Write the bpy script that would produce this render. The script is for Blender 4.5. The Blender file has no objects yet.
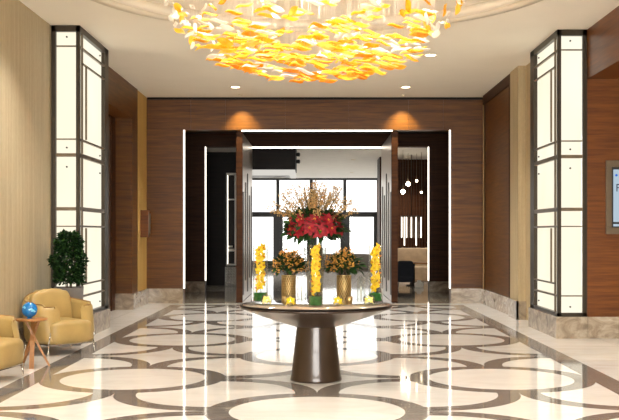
import bpy, bmesh, math, random
from mathutils import Vector, Matrix, Euler
R = math.radians
PI = math.pi
S = bpy.context.scene
COL = S.collection
rnd = random.Random(7)

# ---------------------------------------------------------------- view
S.view_settings.view_transform = 'Standard'
S.view_settings.look = 'None'
S.view_settings.exposure = 0.75
S.view_settings.gamma = 1.0
S.view_settings.use_curve_mapping = False
cd = bpy.data.cameras.new('camera'); cam = bpy.data.objects.new('camera', cd); COL.objects.link(cam)
cam.location = (0, 0, 1.55); cam.rotation_euler = (R(90), 0, 0)
cd.sensor_width = 36; cd.lens = 1000 / 619 * 36
cd.shift_x = -7.5 / 619; cd.shift_y = 23.5 / 619
cd.clip_end = 300
S.camera = cam
HC = 4.57

# ---------------------------------------------------------------- materials
def lin(c):
    return tuple(((v / 255) / 12.92 if v / 255 <= .04045 else ((v / 255 + .055) / 1.055) ** 2.4) for v in c) + (1,)
class NT:
    def __init__(s, name):
        s.m = bpy.data.materials.new(name); s.m.use_nodes = True
        s.t = s.m.node_tree; s.n = s.t.nodes; s.l = s.t.links
        s.b = s.n['Principled BSDF']; s.out = s.n['Material Output']
    def add(s, typ, **k):
        n = s.n.new(typ)
        for a, v in k.items(): setattr(n, a, v)
        return n
    def math(s, op, a, b=None, c=None):
        n = s.add('ShaderNodeMath', operation=op)
        for i, v in enumerate((a, b, c)):
            if v is None: continue
            if isinstance(v, (int, float)): n.inputs[i].default_value = v
            else: s.l.new(v, n.inputs[i])
        return n.outputs[0]
    def ramp(s, fac, stops):
        n = s.add('ShaderNodeValToRGB'); e = n.color_ramp.elements
        while len(e) < len(stops): e.new(.5)
        for i, (p, c) in enumerate(stops): e[i].position = p; e[i].color = c
        s.l.new(fac, n.inputs[0]); return n.outputs[0]
    def noise(s, scale, mapping=(1, 1, 1), detail=4, rough=.55, dist=0):
        tc = s.add('ShaderNodeTexCoord'); mp = s.add('ShaderNodeMapping'); mp.inputs['Scale'].default_value = mapping
        s.l.new(tc.outputs['Object'], mp.inputs[0])
        n = s.add('ShaderNodeTexNoise'); n.inputs['Scale'].default_value = scale; n.inputs['Detail'].default_value = detail
        n.inputs['Roughness'].default_value = rough; n.inputs['Distortion'].default_value = dist
        s.l.new(mp.outputs[0], n.inputs['Vector']); return n.outputs['Fac']
    def mix(s, fac, a, b):
        n = s.add('ShaderNodeMix', data_type='RGBA')
        if isinstance(fac, float): n.inputs[0].default_value = fac
        else: s.l.new(fac, n.inputs[0])
        for i, v in ((6, a), (7, b)):
            if isinstance(v, tuple): n.inputs[i].default_value = v
            else: s.l.new(v, n.inputs[i])
        return n.outputs[2]
    def bump(s, h, strength=.2, dist=.01):
        n = s.add('ShaderNodeBump'); n.inputs['Strength'].default_value = strength; n.inputs['Distance'].default_value = dist
        s.l.new(h, n.inputs['Height']); s.l.new(n.outputs[0], s.b.inputs['Normal'])
M = {}
def plain(name, c, rough=.5, metal=0, spec=.5, var=.12, scale=8, coat=0, mapping=(1, 1, 1)):
    t = NT(name); L = lin(c)
    f = t.noise(scale, mapping)
    d = tuple(v * (1 - var) for v in L[:3]) + (1,); b = tuple(min(1, v * (1 + var)) for v in L[:3]) + (1,)
    t.l.new(t.ramp(f, [(.3, d), (.7, b)]), t.b.inputs['Base Color'])
    t.b.inputs['Roughness'].default_value = rough; t.b.inputs['Metallic'].default_value = metal
    t.b.inputs['Specular IOR Level'].default_value = spec; t.b.inputs['Coat Weight'].default_value = coat
    M[name] = t.m; return t
def emis(name, c, s):
    t = NT(name); e = t.add('ShaderNodeEmission'); e.inputs[0].default_value = lin(c); e.inputs[1].default_value = s
    t.l.new(e.outputs[0], t.out.inputs[0]); M[name] = t.m
def wood(name, c1, c2, rough=.388, mapping=(.5, .5, 9), coat=.0, scale=2.2):
    t = NT(name)
    f = t.noise(scale, mapping, 6, .6, .4); g = t.noise(18, (.15, .15, 3), 3)
    q = t.math('ADD', t.math('MULTIPLY', f, .75), t.math('MULTIPLY', g, .25))
    t.l.new(t.ramp(q, [(.32, lin(c1)), (.68, lin(c2))]), t.b.inputs['Base Color'])
    t.b.inputs['Roughness'].default_value = rough; t.b.inputs['Coat Weight'].default_value = coat
    t.b.inputs['Coat Roughness'].default_value = .15; t.b.inputs['Specular IOR Level'].default_value = .12 if 'dark' in name or 'black' in name else .3
    M[name] = t.m
def glass(name, tint=(1, 1, 1, 1), k=1.0, rough=.02):
    t = NT(name); t.n.remove(t.b)
    tr = t.add('ShaderNodeBsdfTransparent'); tr.inputs[0].default_value = tint
    gl = t.add('ShaderNodeBsdfGlossy'); gl.inputs['Roughness'].default_value = rough
    fr = t.add('ShaderNodeLayerWeight'); fr.inputs[0].default_value = .5
    q = t.math('ADD', .03, t.math('MULTIPLY', t.math('POWER', fr.outputs['Facing'], 3.0), .45 * k))
    mx = t.add('ShaderNodeMixShader'); t.l.new(q, mx.inputs[0])
    t.l.new(tr.outputs[0], mx.inputs[1]); t.l.new(gl.outputs[0], mx.inputs[2]); t.l.new(mx.outputs[0], t.out.inputs[0])
    M[name] = t.m
def leafglass(name, c1, c2, tr=.6):
    t = NT(name); t.n.remove(t.b)
    f = t.noise(9, (1, 1, 1), 2)
    col = t.ramp(f, [(.35, lin(c1)), (.65, lin(c2))])
    a = t.add('ShaderNodeBsdfTranslucent'); b = t.add('ShaderNodeBsdfDiffuse'); g = t.add('ShaderNodeBsdfGlossy')
    g.inputs['Roughness'].default_value = .15
    t.l.new(col, a.inputs[0]); t.l.new(col, b.inputs[0])
    m1 = t.add('ShaderNodeMixShader'); m1.inputs[0].default_value = 1 - tr
    t.l.new(a.outputs[0], m1.inputs[1]); t.l.new(b.outputs[0], m1.inputs[2])
    m2 = t.add('ShaderNodeMixShader'); m2.inputs[0].default_value = .08
    t.l.new(m1.outputs[0], m2.inputs[1]); t.l.new(g.outputs[0], m2.inputs[2])
    t.l.new(m2.outputs[0], t.out.inputs[0]); M[name] = t.m

def floor_mat():
    t = NT('marble_floor')
    tc = t.add('ShaderNodeTexCoord'); sx = t.add('ShaderNodeSeparateXYZ'); t.l.new(tc.outputs['Object'], sx.inputs[0])
    X, Y = sx.outputs[0], sx.outputs[1]
    P = 3.92; H = P / 2; Y0 = 8.73
    def cell(v, off, per):      # signed distance to the nearest lattice line off + n*per
        w = t.math('ADD', t.math('DIVIDE', t.math('SUBTRACT', v, off), per), 100.5)
        return t.math('MULTIPLY', t.math('SUBTRACT', t.math('FRACT', w), .5), per)
    def rad(a, b): return t.math('SQRT', t.math('ADD', t.math('MULTIPLY', a, a), t.math('MULTIPLY', b, b)))
    r1 = rad(cell(X, 0, P), cell(Y, Y0, P)); r2 = rad(cell(X, H, P), cell(Y, Y0 + H, P))
    ro = t.math('MINIMUM', r1, r2)
    ru = rad(cell(X, H / 2, H), cell(Y, Y0 + H / 2, H))
    RI, RO = .767, .979
    ov_in = t.math('LESS_THAN', ro, RO); ov_dark = t.math('GREATER_THAN', ro, RI)
    un = t.math('MULTIPLY', t.math('GREATER_THAN', ru, RI), t.math('LESS_THAN', ru, RO))
    pat = t.math('ADD', t.math('MULTIPLY', ov_in, ov_dark), t.math('MULTIPLY', t.math('SUBTRACT', 1, ov_in), un))
    ax = t.math('ABSOLUTE', X)
    YE = 21.42
    inside = t.math('MULTIPLY', t.math('LESS_THAN', ax, 2.9), t.math('LESS_THAN', Y, YE))
    big = t.math('MULTIPLY', t.math('LESS_THAN', ax, 3.17), t.math('LESS_THAN', Y, YE + .27))
    border = t.math('MULTIPLY', big, t.math('SUBTRACT', 1, inside))
    dark = t.math('ADD', t.math('MULTIPLY', inside, pat), border)
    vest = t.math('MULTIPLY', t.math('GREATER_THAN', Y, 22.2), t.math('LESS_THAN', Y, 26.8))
    n1 = t.noise(1.6, (1, 2.2, 1), 8, .6, 1.0); n2 = t.noise(2.5, (.8, 7, 1), 8, .65, .8); n3 = t.noise(.5, (1, 1, 1), 2)
    cream = t.mix(n3, t.ramp(n1, [(.3, lin((216, 207, 194))), (.55, lin((234, 228, 218))), (.75, lin((240, 235, 226)))]), lin((232, 225, 214)))
    grey = t.ramp(n2, [(.3, lin((98, 91, 84))), (.5, lin((124, 115, 106))), (.72, lin((158, 149, 138)))])
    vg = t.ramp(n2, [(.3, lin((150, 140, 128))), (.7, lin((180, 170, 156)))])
    # slab joints of the plain field
    jx = t.math('LESS_THAN', t.math('ABSOLUTE', cell(X, 3.17, .98)), .003)
    jy = t.math('LESS_THAN', t.math('ABSOLUTE', cell(Y, .98, .98)), .004)
    j = t.math('MULTIPLY', t.math('MAXIMUM', jx, jy), t.math('SUBTRACT', 1, big))
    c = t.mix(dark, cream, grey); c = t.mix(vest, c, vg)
    c = t.mix(t.math('MULTIPLY', j, .5), c, lin((150, 138, 122)))
    t.l.new(c, t.b.inputs['Base Color'])
    t.b.inputs['Roughness'].default_value = .065
    t.b.inputs['Specular IOR Level'].default_value = .55
    t.bump(t.noise(1.3, (1, 1, 1), 1), .02, .01)
    M['floor'] = t.m
floor_mat()
def stone():
    t = NT('marble_base')
    n = t.noise(2.6, (1, 1, 1.6), 9, .65, 1.6)
    t.l.new(t.ramp(n, [(.28, lin((104, 90, 76))), (.5, lin((150, 134, 114))), (.62, lin((172, 158, 138))), (.75, lin((196, 184, 166)))]), t.b.inputs['Base Color'])
    t.b.inputs['Roughness'].default_value = .18; M['stone'] = t.m
stone()
def wallpaper(name, c1, c2, sc=14):
    t = NT(name)
    n = t.noise(sc, (1, 1, .03), 5, .6); g = t.noise(60, (1, 1, .25), 2)
    q = t.math('ADD', t.math('MULTIPLY', n, .7), t.math('MULTIPLY', g, .3))
    t.l.new(t.ramp(q, [(.3, lin(c1)), (.7, lin(c2))]), t.b.inputs['Base Color'])
    t.b.inputs['Roughness'].default_value = .55; t.bump(g, .1, .002); M[name] = t.m
wallpaper('wallpaper', (152, 136, 106), (184, 168, 136))
wallpaper('gold_paper', (176, 138, 70), (206, 170, 98))
wallpaper('beige_paper', (160, 140, 104), (190, 170, 132))
plain('ceiling', (232, 222, 204), .8, var=.02, scale=1)
plain('moulding', (214, 202, 180), .7, var=.03)
wood('wood', (66, 35, 5), (112, 68, 14))
wood('wood_red', (76, 38, 8), (120, 68, 20))
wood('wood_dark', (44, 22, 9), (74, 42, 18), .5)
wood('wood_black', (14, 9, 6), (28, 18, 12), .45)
wood('oak', (128, 84, 42), (176, 122, 66), .4, (6, 6, .8), .1, 3)
plain('bronze', (62, 54, 44), .35, .7, var=.1)
plain('bronze_light', (112, 98, 80), .35, .7, var=.1)
plain('leaf_metal', (186, 168, 150), .28, .9, var=.06, mapping=(1, 1, .1))
plain('chrome', (200, 196, 188), .12, 1, var=.03)
plain('leather', (166, 139, 84), .42, var=.1, scale=5)
plain('leather_edge', (140, 102, 48), .5)
plain('black', (22, 20, 19), .4)
plain('black_fabric', (26, 30, 40), .8)
plain('white_plaster', (226, 222, 214), .7, var=.04, scale=3)
plain('planter', (98, 90, 82), .55, var=.08)
plain('soil', (50, 38, 28), .9, var=.3, scale=40)
plain('bark', (92, 68, 44), .8, var=.3, scale=20)
plain('twig', (104, 84, 46), .7, var=.2, scale=20)
plain('berry', (206, 146, 56), .4, var=.35, scale=30)
plain('berry_tan', (168, 132, 78), .5, var=.3, scale=30)
plain('gold', (206, 178, 122), .3, .9, var=.1)
plain('gold_dark', (142, 112, 66), .4, .8, var=.1)
plain('tan_fabric', (178, 150, 116), .8)
plain('blue', (0, 104, 168), .18, var=.1, scale=10, coat=.6)
plain('globe_land', (120, 200, 226), .3)
plain('red', (136, 0, 20), .7, var=.35, scale=14)
plain('table_brown', (54, 38, 26), .3, .2, var=.1, coat=.4)
plain('table_top', (176, 160, 140), .1, .35, var=.06, coat=.6)
plain('lattice', (220, 212, 196), .4)
plain('book_white', (220, 214, 200), .6); plain('book_dark', (60, 52, 48), .6)
plain('white_petal', (238, 232, 205), .5)
emis('led', (255, 246, 230), 2.6)
emis('lamp', (255, 236, 200), 14.0)
emis('bulb', (255, 226, 180), 60.0)
emis('spark', (255, 238, 210), 30.0)
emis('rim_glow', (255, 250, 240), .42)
emis('tube_glow', (255, 244, 226), 2.2)
emis('screen', (196, 216, 232), .5)
emis('screen_blue', (30, 90, 190), .8)
emis('screen_dark', (40, 40, 60), .6)
def panelglow(name, s):
    t = NT(name); n = t.noise(.7, (1, 1, .6), 2)
    c = t.ramp(n, [(.3, lin((255, 243, 214))), (.7, lin((255, 250, 232)))])
    e = t.add('ShaderNodeEmission'); t.l.new(c, e.inputs[0]); e.inputs[1].default_value = s
    t.l.new(e.outputs[0], t.out.inputs[0]); M[name] = t.m
panelglow('lightbox', .66)
glass('glass', (.97, .98, .97, 1), 1.4)
glass('pane', (.98, .99, .99, 1), .8)
leafglass('amber', (255, 190, 40), (255, 222, 90)); leafglass('yellow', (255, 222, 80), (255, 240, 150))
leafglass('orange', (250, 168, 34), (255, 210, 66)); leafglass('clear_leaf', (255, 250, 238), (255, 252, 246))
def petal(name, c1, c2):
    t = NT(name); n = t.noise(30, (1, 1, 1), 2)
    t.l.new(t.ramp(n, [(.35, lin(c1)), (.65, lin(c2))]), t.b.inputs['Base Color'])
    t.b.inputs['Roughness'].default_value = .55; t.b.inputs['Specular IOR Level'].default_value = .2
    M[name] = t.m
petal('orchid', (232, 186, 14), (248, 214, 50)); petal('orchid_lip', (196, 96, 14), (222, 132, 22))
petal('orchid_pale', (244, 222, 110), (250, 236, 160))
petal('green', (24, 50, 18), (52, 84, 34)); petal('green_dark', (12, 30, 13), (30, 58, 24)); petal('green_wrap', (24, 84, 24), (40, 110, 36))

# ---------------------------------------------------------------- mesh helpers
def box(bm, x0, x1, y0, y1, z0, z1, mi=0):
    v = [bm.verts.new((x, y, z)) for z in (z0, z1) for x, y in ((x0, y0), (x1, y0), (x1, y1), (x0, y1))]
    for f in ((3, 2, 1, 0), (4, 5, 6, 7), (0, 1, 5, 4), (1, 2, 6, 5), (2, 3, 7, 6), (3, 0, 4, 7)):
        bm.faces.new([v[i] for i in f]).material_index = mi
def lathe(bm, prof, n=32, c=(0, 0, 0), mi=0, cap=True):
    rings = []
    for r, z in prof:
        rings.append([bm.verts.new((c[0] + r * math.cos(2 * PI * i / n), c[1] + r * math.sin(2 * PI * i / n), c[2] + z)) for i in range(n)])
    for a, b in zip(rings, rings[1:]):
        for i in range(n):
            f = bm.faces.new((a[i], a[(i + 1) % n], b[(i + 1) % n], b[i])); f.material_index = mi; f.smooth = True
    if cap:
        bm.faces.new(rings[0][::-1]).material_index = mi; bm.faces.new(rings[-1]).material_index = mi
def tube(bm, pts, r, n=6, mi=0, r1=None):
    pts = [Vector(p) for p in pts]; rings = []
    for i, p in enumerate(pts):
        d = (pts[min(i + 1, len(pts) - 1)] - pts[max(i - 1, 0)]).normalized()
        a = d.orthogonal().normalized(); b = d.cross(a)
        rr = r if r1 is None else r + (r1 - r) * i / (len(pts) - 1)
        rings.append([bm.verts.new(p + a * rr * math.cos(2 * PI * k / n) + b * rr * math.sin(2 * PI * k / n)) for k in range(n)])
    for a, b in zip(rings, rings[1:]):
        # keep ring winding aligned
        off = min(range(n), key=lambda o: (a[0].co - b[o].co - (pts[0] - pts[0])).length)
        for i in range(n):
            f = bm.faces.new((a[i], a[(i + 1) % n], b[(i + 1 + off) % n], b[(i + off) % n])); f.material_index = mi; f.smooth = True
    bm.faces.new(rings[0][::-1]).material_index = mi; bm.faces.new(rings[-1]).material_index = mi
def sphere(bm, c, r, nu=10, nv=6, mi=0, sc=(1, 1, 1)):
    prof = [(math.sin(PI * j / nv), -math.cos(PI * j / nv)) for j in range(1, nv)]
    c = Vector(c); rings = [[bm.verts.new((c.x + r * sc[0] * q * math.cos(2 * PI * i / nu), c.y + r * sc[1] * q * math.sin(2 * PI * i / nu), c.z + r * sc[2] * h)) for i in range(nu)] for q, h in prof]
    a = bm.verts.new((c.x, c.y, c.z - r * sc[2])); b = bm.verts.new((c.x, c.y, c.z + r * sc[2]))
    for p, q in zip(rings, rings[1:]):
        for i in range(nu):
            f = bm.faces.new((p[i], p[(i + 1) % nu], q[(i + 1) % nu], q[i])); f.smooth = True; f.material_index = mi
    for i in range(nu):
        f = bm.faces.new((a, rings[0][(i + 1) % nu], rings[0][i])); f.smooth = True; f.material_index = mi
        f = bm.faces.new((b, rings[-1][i], rings[-1][(i + 1) % nu])); f.smooth = True; f.material_index = mi
def superell(bm, c, s, e=.35, nu=28, nv=16, mi=0, fn=None):
    def sg(v, p): return math.copysign(abs(v) ** p, v)
    rings = []
    for j in range(nv + 1):
        ph = -PI / 2 + PI * (j if 0 < j < nv else (.02 if j == 0 else nv - .02)) / nv
        row = []
        for i in range(nu):
            th = 2 * PI * i / nu
            p = Vector((s[0] * sg(math.cos(ph), e) * sg(math.cos(th), e), s[1] * sg(math.cos(ph), e) * sg(math.sin(th), e), s[2] * sg(math.sin(ph), e)))
            if fn: p = fn(p)
            row.append(bm.verts.new(p + Vector(c)))
        rings.append(row)
    for a, b in zip(rings, rings[1:]):
        for i in range(nu):
            f = bm.faces.new((a[i], a[(i + 1) % nu], b[(i + 1) % nu], b[i])); f.smooth = True; f.material_index = mi
    bm.faces.new(rings[0][::-1]); bm.faces.new(rings[-1])
def blade(bm, p, d, up, L, W, th=.0, curl=.15, mi=0, n=4):
    """pointed leaf: base p, direction d, normal up, with a midrib fold and droop"""
    p = Vector(p); d = Vector(d).normalized(); up = Vector(up)
    s = d.cross(up)
    if s.length < 1e-4: s = d.orthogonal()
    s.normalize(); nrm = s.cross(d).normalized()
    ctr = []; l = []; r = []
    for i in range(n + 1):
        t = i / n; w = W * .5 * math.sin(PI * (t ** .85)) if 0 < i < n else 0
        q = p + d * L * t - nrm * curl * L * t * t
        ctr.append(bm.verts.new(q))
        if 0 < i < n: l.append(bm.verts.new(q + s * w + nrm * w * .25)); r.append(bm.verts.new(q - s * w + nrm * w * .25))
    fs = []
    for side, rev in ((l, False), (r, True)):
        fs.append([ctr[0], ctr[1], side[0]])
        for i in range(1, n - 1): fs.append([ctr[i], ctr[i + 1], side[i], side[i - 1]])
        fs.append([ctr[n - 1], ctr[n], side[-1]])
        for k in range(len(fs) - n, len(fs)):
            if rev: fs[k] = fs[k][::-1]
    for f in fs:
        try: q = bm.faces.new(f); q.material_index = mi; q.smooth = True
        except ValueError: pass
def BM(): return bmesh.new()
def obj(name, bm, mats, parent=None, label=None):
    me = bpy.data.meshes.new(name); bm.normal_update(); bm.to_mesh(me); bm.free()
    for m in (mats if isinstance(mats, (list, tuple)) else [mats]): me.materials.append(M[m])
    o = bpy.data.objects.new(name, me); COL.objects.link(o)
    if parent is not None: o.parent = parent
    if label: o['label'] = label
    return o
def bevel(o, w=.008, seg=2):
    m = o.modifiers.new('bevel', 'BEVEL'); m.width = w; m.segments = seg; m.limit_method = 'ANGLE'; return o
def thing(name, label, cat, loc=(0, 0, 0), rz=0, group=None):
    o = bpy.data.objects.new(name, None); COL.objects.link(o); o.location = loc; o.rotation_euler = (0, 0, rz)
    o.empty_display_size = .1
    return tag(o, label, cat, group)
def tag(o, label, cat, group=None):
    o['label'] = label; o['category'] = cat
    if group: o['group'] = group
    return o
def struct(name, bm, mats, parent=None, label=None, cat=None):
    o = obj(name, bm, mats, parent)
    if parent is None: o['kind'] = 'structure'; o['label'] = label or name.replace('_', ' '); o['category'] = cat or name.split('_')[0]
    return o
def dup(root, loc, label=None, rz=None, group=None):
    r = root.copy(); COL.objects.link(r); r.location = loc
    if rz is not None: r.rotation_euler = (0, 0, rz)
    if label: r['label'] = label
    if group: r['group'] = group
    for ch in list(root.children):
        c = ch.copy(); COL.objects.link(c); c.parent = r
        for g in ch.children:
            d = g.copy(); COL.objects.link(d); d.parent = c
    return r
def light(name, typ, loc, power, color, parent=None, **k):
    d = bpy.data.lights.new(name, typ); d.energy = power; d.color = color
    rot = k.pop('rot', (0, 0, 0))
    for a, v in k.items(): setattr(d, a, v)
    o = bpy.data.objects.new(name, d); COL.objects.link(o); o.location = loc; o.rotation_euler = rot
    if parent is not None: o.parent = parent
    return o
WARM = (1, .98, .96)

# ================================================================ SETTING
YR = -4.0      # entrance wall behind the viewer
bm = BM(); box(bm, -8, 8.2, YR - .3, 44.3, -.2, 0)
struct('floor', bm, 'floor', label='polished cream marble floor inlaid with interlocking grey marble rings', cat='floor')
# hall ceiling with a round recess
def ceiling():
    bm = BM(); n = 96; C0 = (0, 11.9); RR = 2.86
    ring = [bm.verts.new((C0[0] + RR * math.cos(2 * PI * i / n), C0[1] + RR * math.sin(2 * PI * i / n), HC)) for i in range(n)]
    ringt = [bm.verts.new((v.co.x, v.co.y, HC + .14)) for v in ring]
    x0, x1, y0, y1 = -4.3, 8.2, YR, 22.2
    out = []
    for v in ring:   # project each ring vertex radially on the rectangle
        dx, dy = v.co.x - C0[0], v.co.y - C0[1]
        t = 1e9
        for lim, dd, cc in ((x1, dx, C0[0]), (x0, dx, C0[0]), (y1, dy, C0[1]), (y0, dy, C0[1])):
            if abs(dd) > 1e-6:
                q = (lim - cc) / dd
                if q > 0: t = min(t, q)
        out.append(bm.verts.new((C0[0] + dx * t, C0[1] + dy * t, HC)))
    for i in range(n):
        j = (i + 1) % n
        bm.faces.new((ring[j], ring[i], out[i], out[j]))
        f = bm.faces.new((ring[i], ring[j], ringt[j], ringt[i])); f.smooth = True
    # corner triangles
    for cx, cy in ((x0, y0), (x1, y0), (x1, y1), (x0, y1)):
        best = sorted(out, key=lambda v: (v.co.x - cx) ** 2 + (v.co.y - cy) ** 2)
        a = [v for v in best if abs(v.co.x - cx) < 1e-4]; b = [v for v in best if abs(v.co.y - cy) < 1e-4]
        if a and b and a[0] is not b[0]:
            bm.faces.new((bm.verts.new((cx, cy, HC)), a[0], b[0]))
    bm.faces.new(ringt[::-1])
    box(bm, x0, x1, y0, y1, HC + .3, HC + .4)
    return bm
struct('ceiling', ceiling(), 'ceiling', label='smooth cream ceiling with a shallow round recess above the chandelier', cat='ceiling')
bm = BM(); n = 96
prof = [(2.84, HC + .0), (2.84, HC - .035), (2.98, HC - .035), (3.0, HC - .015), (3.08, HC - .015), (3.08, HC + .0)]
rings = [[bm.verts.new((r * math.cos(2 * PI * i / n), 11.9 + r * math.sin(2 * PI * i / n), z)) for i in range(n)] for r, z in prof]
for a, b in zip(rings, rings[1:]):
    for i in range(n): bm.faces.new((a[i], a[(i + 1) % n], b[(i + 1) % n], b[i])).smooth = True
struct('trim_1', bm, 'moulding', label='round plaster moulding framing the ceiling recess', cat='moulding')

# walls
XL = -3.86
bm = BM(); box(bm, XL - .2, XL, YR, 16.5, 0, HC); struct('wall_left', bm, 'wallpaper', label='left wall papered in beige vertical stripes', cat='wall')
bm = BM(); box(bm, XL - .0, XL + .03, YR, 14.45, 0, .32); struct('baseboard_left', bm, 'stone', label='grey marble baseboard of the papered left wall', cat='baseboard')
# left lift portal, wood
bm = BM()
box(bm, -4.4, -3.76, 20.35, 20.96, .0, HC)            # far post
box(bm, -4.4, -3.76, 16.5, 17.35, .0, HC)             # near post
box(bm, -4.4, -3.76, 17.35, 20.35, 3.9, HC)           # head
struct('wall_left_portal', bm, 'wood', label='brown wood portal of the left side doorway', cat='wall')
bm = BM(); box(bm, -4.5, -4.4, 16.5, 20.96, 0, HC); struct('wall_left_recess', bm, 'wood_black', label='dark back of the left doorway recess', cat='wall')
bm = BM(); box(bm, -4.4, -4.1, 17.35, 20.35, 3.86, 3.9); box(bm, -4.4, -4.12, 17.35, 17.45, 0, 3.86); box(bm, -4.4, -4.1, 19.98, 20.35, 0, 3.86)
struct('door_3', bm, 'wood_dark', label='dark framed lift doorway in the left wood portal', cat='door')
bm = BM(); box(bm, -4.15, -4.11, 18.86, 18.9, .0, 3.8); box(bm, -4.4, -4.13, 17.45, 19.98, 0, 3.86); struct('lift_door', bm, 'leaf_metal', parent=S.objects['door_3'])
bm = BM(); box(bm, -4.2, -3.78, 20.96, 22.2, 0, HC); struct('wall_left_pilaster', bm, 'gold_paper', label='gold papered strip of wall beside the back wall', cat='wall')
bm = BM(); box(bm, -3.775, -3.73, 20.33, 22.2, 0, .33); box(bm, -4.1, -3.76, 20.31, 20.36, 0, .33); struct('baseboard_left_back', bm, 'stone', label='marble baseboard below the gold wall strip', cat='baseboard')
# right side
XF = 4.0
bm = BM(); box(bm, XF, XF + .25, YR, 14.8, 3.84, HC); struct('wall_right_fascia', bm, 'wood_red', label='wood clad bulkhead above the right hand alcove', cat='wall')
bm = BM(); box(bm, XF + .25, 8, YR, 14.8, 3.84, 3.9); struct('ceiling_alcove', bm, 'wood_red', label='low soffit of the right hand alcove', cat='ceiling')
bm = BM(); box(bm, 4.0, 8, 14.8, 15.0, 0, HC); struct('wall_right_alcove', bm, 'wood_red', label='reddish wood wall behind the display screen', cat='wall')
bm = BM(); box(bm, 8, 8.2, YR, 15, 0, HC); struct('wall_right', bm, 'wallpaper', label='far side wall of the alcove', cat='wall')
bm = BM(); box(bm, 4.0, 8, 14.76, 14.8, 0, .32); struct('baseboard_right_alcove', bm, 'stone', label='marble baseboard under the wood wall with the screen', cat='baseboard')
bm = BM(); box(bm, 3.62, 4.1, 18.0, 18.74, 0, HC); struct('wall_right_pilaster', bm, 'beige_paper', label='beige papered pier behind the right light column', cat='wall')
bm = BM(); box(bm, 3.585, 3.62, 17.96, 18.74, 0, .33); box(bm, 3.585, 4.1, 17.96, 18.0, 0, .33); struct('baseboard_right_pier', bm, 'stone', label='marble plinth of the beige pier on the right', cat='baseboard')
bm = BM(); box(bm, 3.76, 4.1, 16.7, 18.0, 0, HC); struct('wall_right_return', bm, 'beige_paper', label='beige wall between right light column and pier', cat='wall')
bm = BM(); box(bm, 3.69, 4.1, 18.74, 22.2, 0, HC); struct('wall_right_back', bm, 'wood', label='wood clad wall right of the back wall', cat='wall')
bm = BM(); box(bm, 3.64, 3.69, 18.74, 22.2, 0, .33); struct('baseboard_right_back', bm, 'stone', label='marble baseboard under the right wood panel', cat='baseboard')
bm = BM()
for a in ((3.64, 3.69, 18.74, 18.98, .33, HC), (3.665, 3.69, 21.82, 21.95, .33, HC - .18), (3.64, 3.69, 18.98, 21.95, HC - .2, HC)): box(bm, *a)
struct('door_4', bm, 'wood_dark', label='dark frame of the tall wood panel on the right wall', cat='door')
bm = BM(); box(bm, 3.672, 3.69, 18.98, 21.82, .33, HC - .2); o = struct('door_panel', bm, 'wood', parent=S.objects['door_4'])
bm = BM(); box(bm, 3.66, 3.69, 21.98, 22.08, .33, HC); struct('trim_2', bm, 'gold', label='narrow brass strip in the right back corner', cat='trim')

# back wall with portal
OX, OZ = 2.97, 3.85
bm = BM()
# panels with fine joints
for x0, x1 in ((-3.78, -OX), (OX, 3.69)): box(bm, x0, x1, 22.2, 22.5, 0, OZ)
xs = [-3.78, -2.8, -2.03, -.7, .7, 2.03, 2.8, 3.69]
for a, b in zip(xs, xs[1:]): box(bm, a + .004, b - .004, 22.2, 22.5, OZ, HC)
box(bm, -4.2, 4.1, 22.22, 22.48, OZ + .01, HC)
struct('wall_back', bm, 'wood', label='brown wood back wall with a wide portal', cat='wall')
bm = BM(); box(bm, -3.76, 3.69, 22.17, 22.2, HC - .05, HC); struct('trim_3', bm, 'wood_black', label='dark strip where back wall meets ceiling', cat='trim')
bm = BM(); box(bm, -3.75, -OX, 22.16, 22.2, 0, .33); struct('baseboard_back_left', bm, 'stone', label='marble baseboard of back wall, left of portal', cat='baseboard')
bm = BM(); box(bm, OX, 3.64, 22.16, 22.2, 0, .33); struct('baseboard_back_right', bm, 'stone', label='marble baseboard of back wall, right of portal', cat='baseboard')
# vestibule
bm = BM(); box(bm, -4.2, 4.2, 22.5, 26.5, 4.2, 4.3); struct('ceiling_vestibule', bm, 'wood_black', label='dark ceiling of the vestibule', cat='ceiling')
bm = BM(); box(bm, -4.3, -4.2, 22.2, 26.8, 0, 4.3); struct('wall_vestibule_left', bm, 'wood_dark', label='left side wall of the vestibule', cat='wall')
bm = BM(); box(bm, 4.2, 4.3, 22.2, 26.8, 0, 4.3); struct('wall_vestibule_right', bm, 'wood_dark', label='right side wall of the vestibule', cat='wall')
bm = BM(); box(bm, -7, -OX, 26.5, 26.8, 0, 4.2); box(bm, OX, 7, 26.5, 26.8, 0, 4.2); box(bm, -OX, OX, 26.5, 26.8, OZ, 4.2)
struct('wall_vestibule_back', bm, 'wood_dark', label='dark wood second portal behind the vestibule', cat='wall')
bm = BM(); box(bm, -4.2, -OX, 26.46, 26.5, 0, .28); box(bm, OX, 4.2, 26.46, 26.5, 0, .28); struct('baseboard_vestibule', bm, 'stone', label='marble baseboard of the second portal', cat='baseboard')
# led strips
def led(name, a, label):
    bm = BM(); box(bm, *a); return tag(obj(name, bm, 'led'), label, 'light strip', 'light strips edging the portals')
led('light_strip', (-OX - .0, -OX + .03, 22.22, 22.26, .33, OZ), 'vertical light strip on left jamb of front portal')
led('light_strip', (OX - .03, OX, 22.22, 22.26, .33, OZ), 'vertical light strip on right jamb of front portal')
led('light_strip', (-1.68, 1.68, 22.22, 22.26, OZ - .03, OZ), 'horizontal light strip across head of front portal')
led('light_strip', (-OX, -OX + .025, 26.52, 26.56, .3, OZ), 'vertical light strip on left jamb of rear portal')
led('light_strip', (OX - .025, OX, 26.52, 26.56, .3, OZ), 'vertical light strip on right jamb of rear portal')
led('light_strip', (-1.8, 1.75, 26.52, 26.56, OZ - .04, OZ), 'horizontal light strip across head of rear portal')
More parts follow.
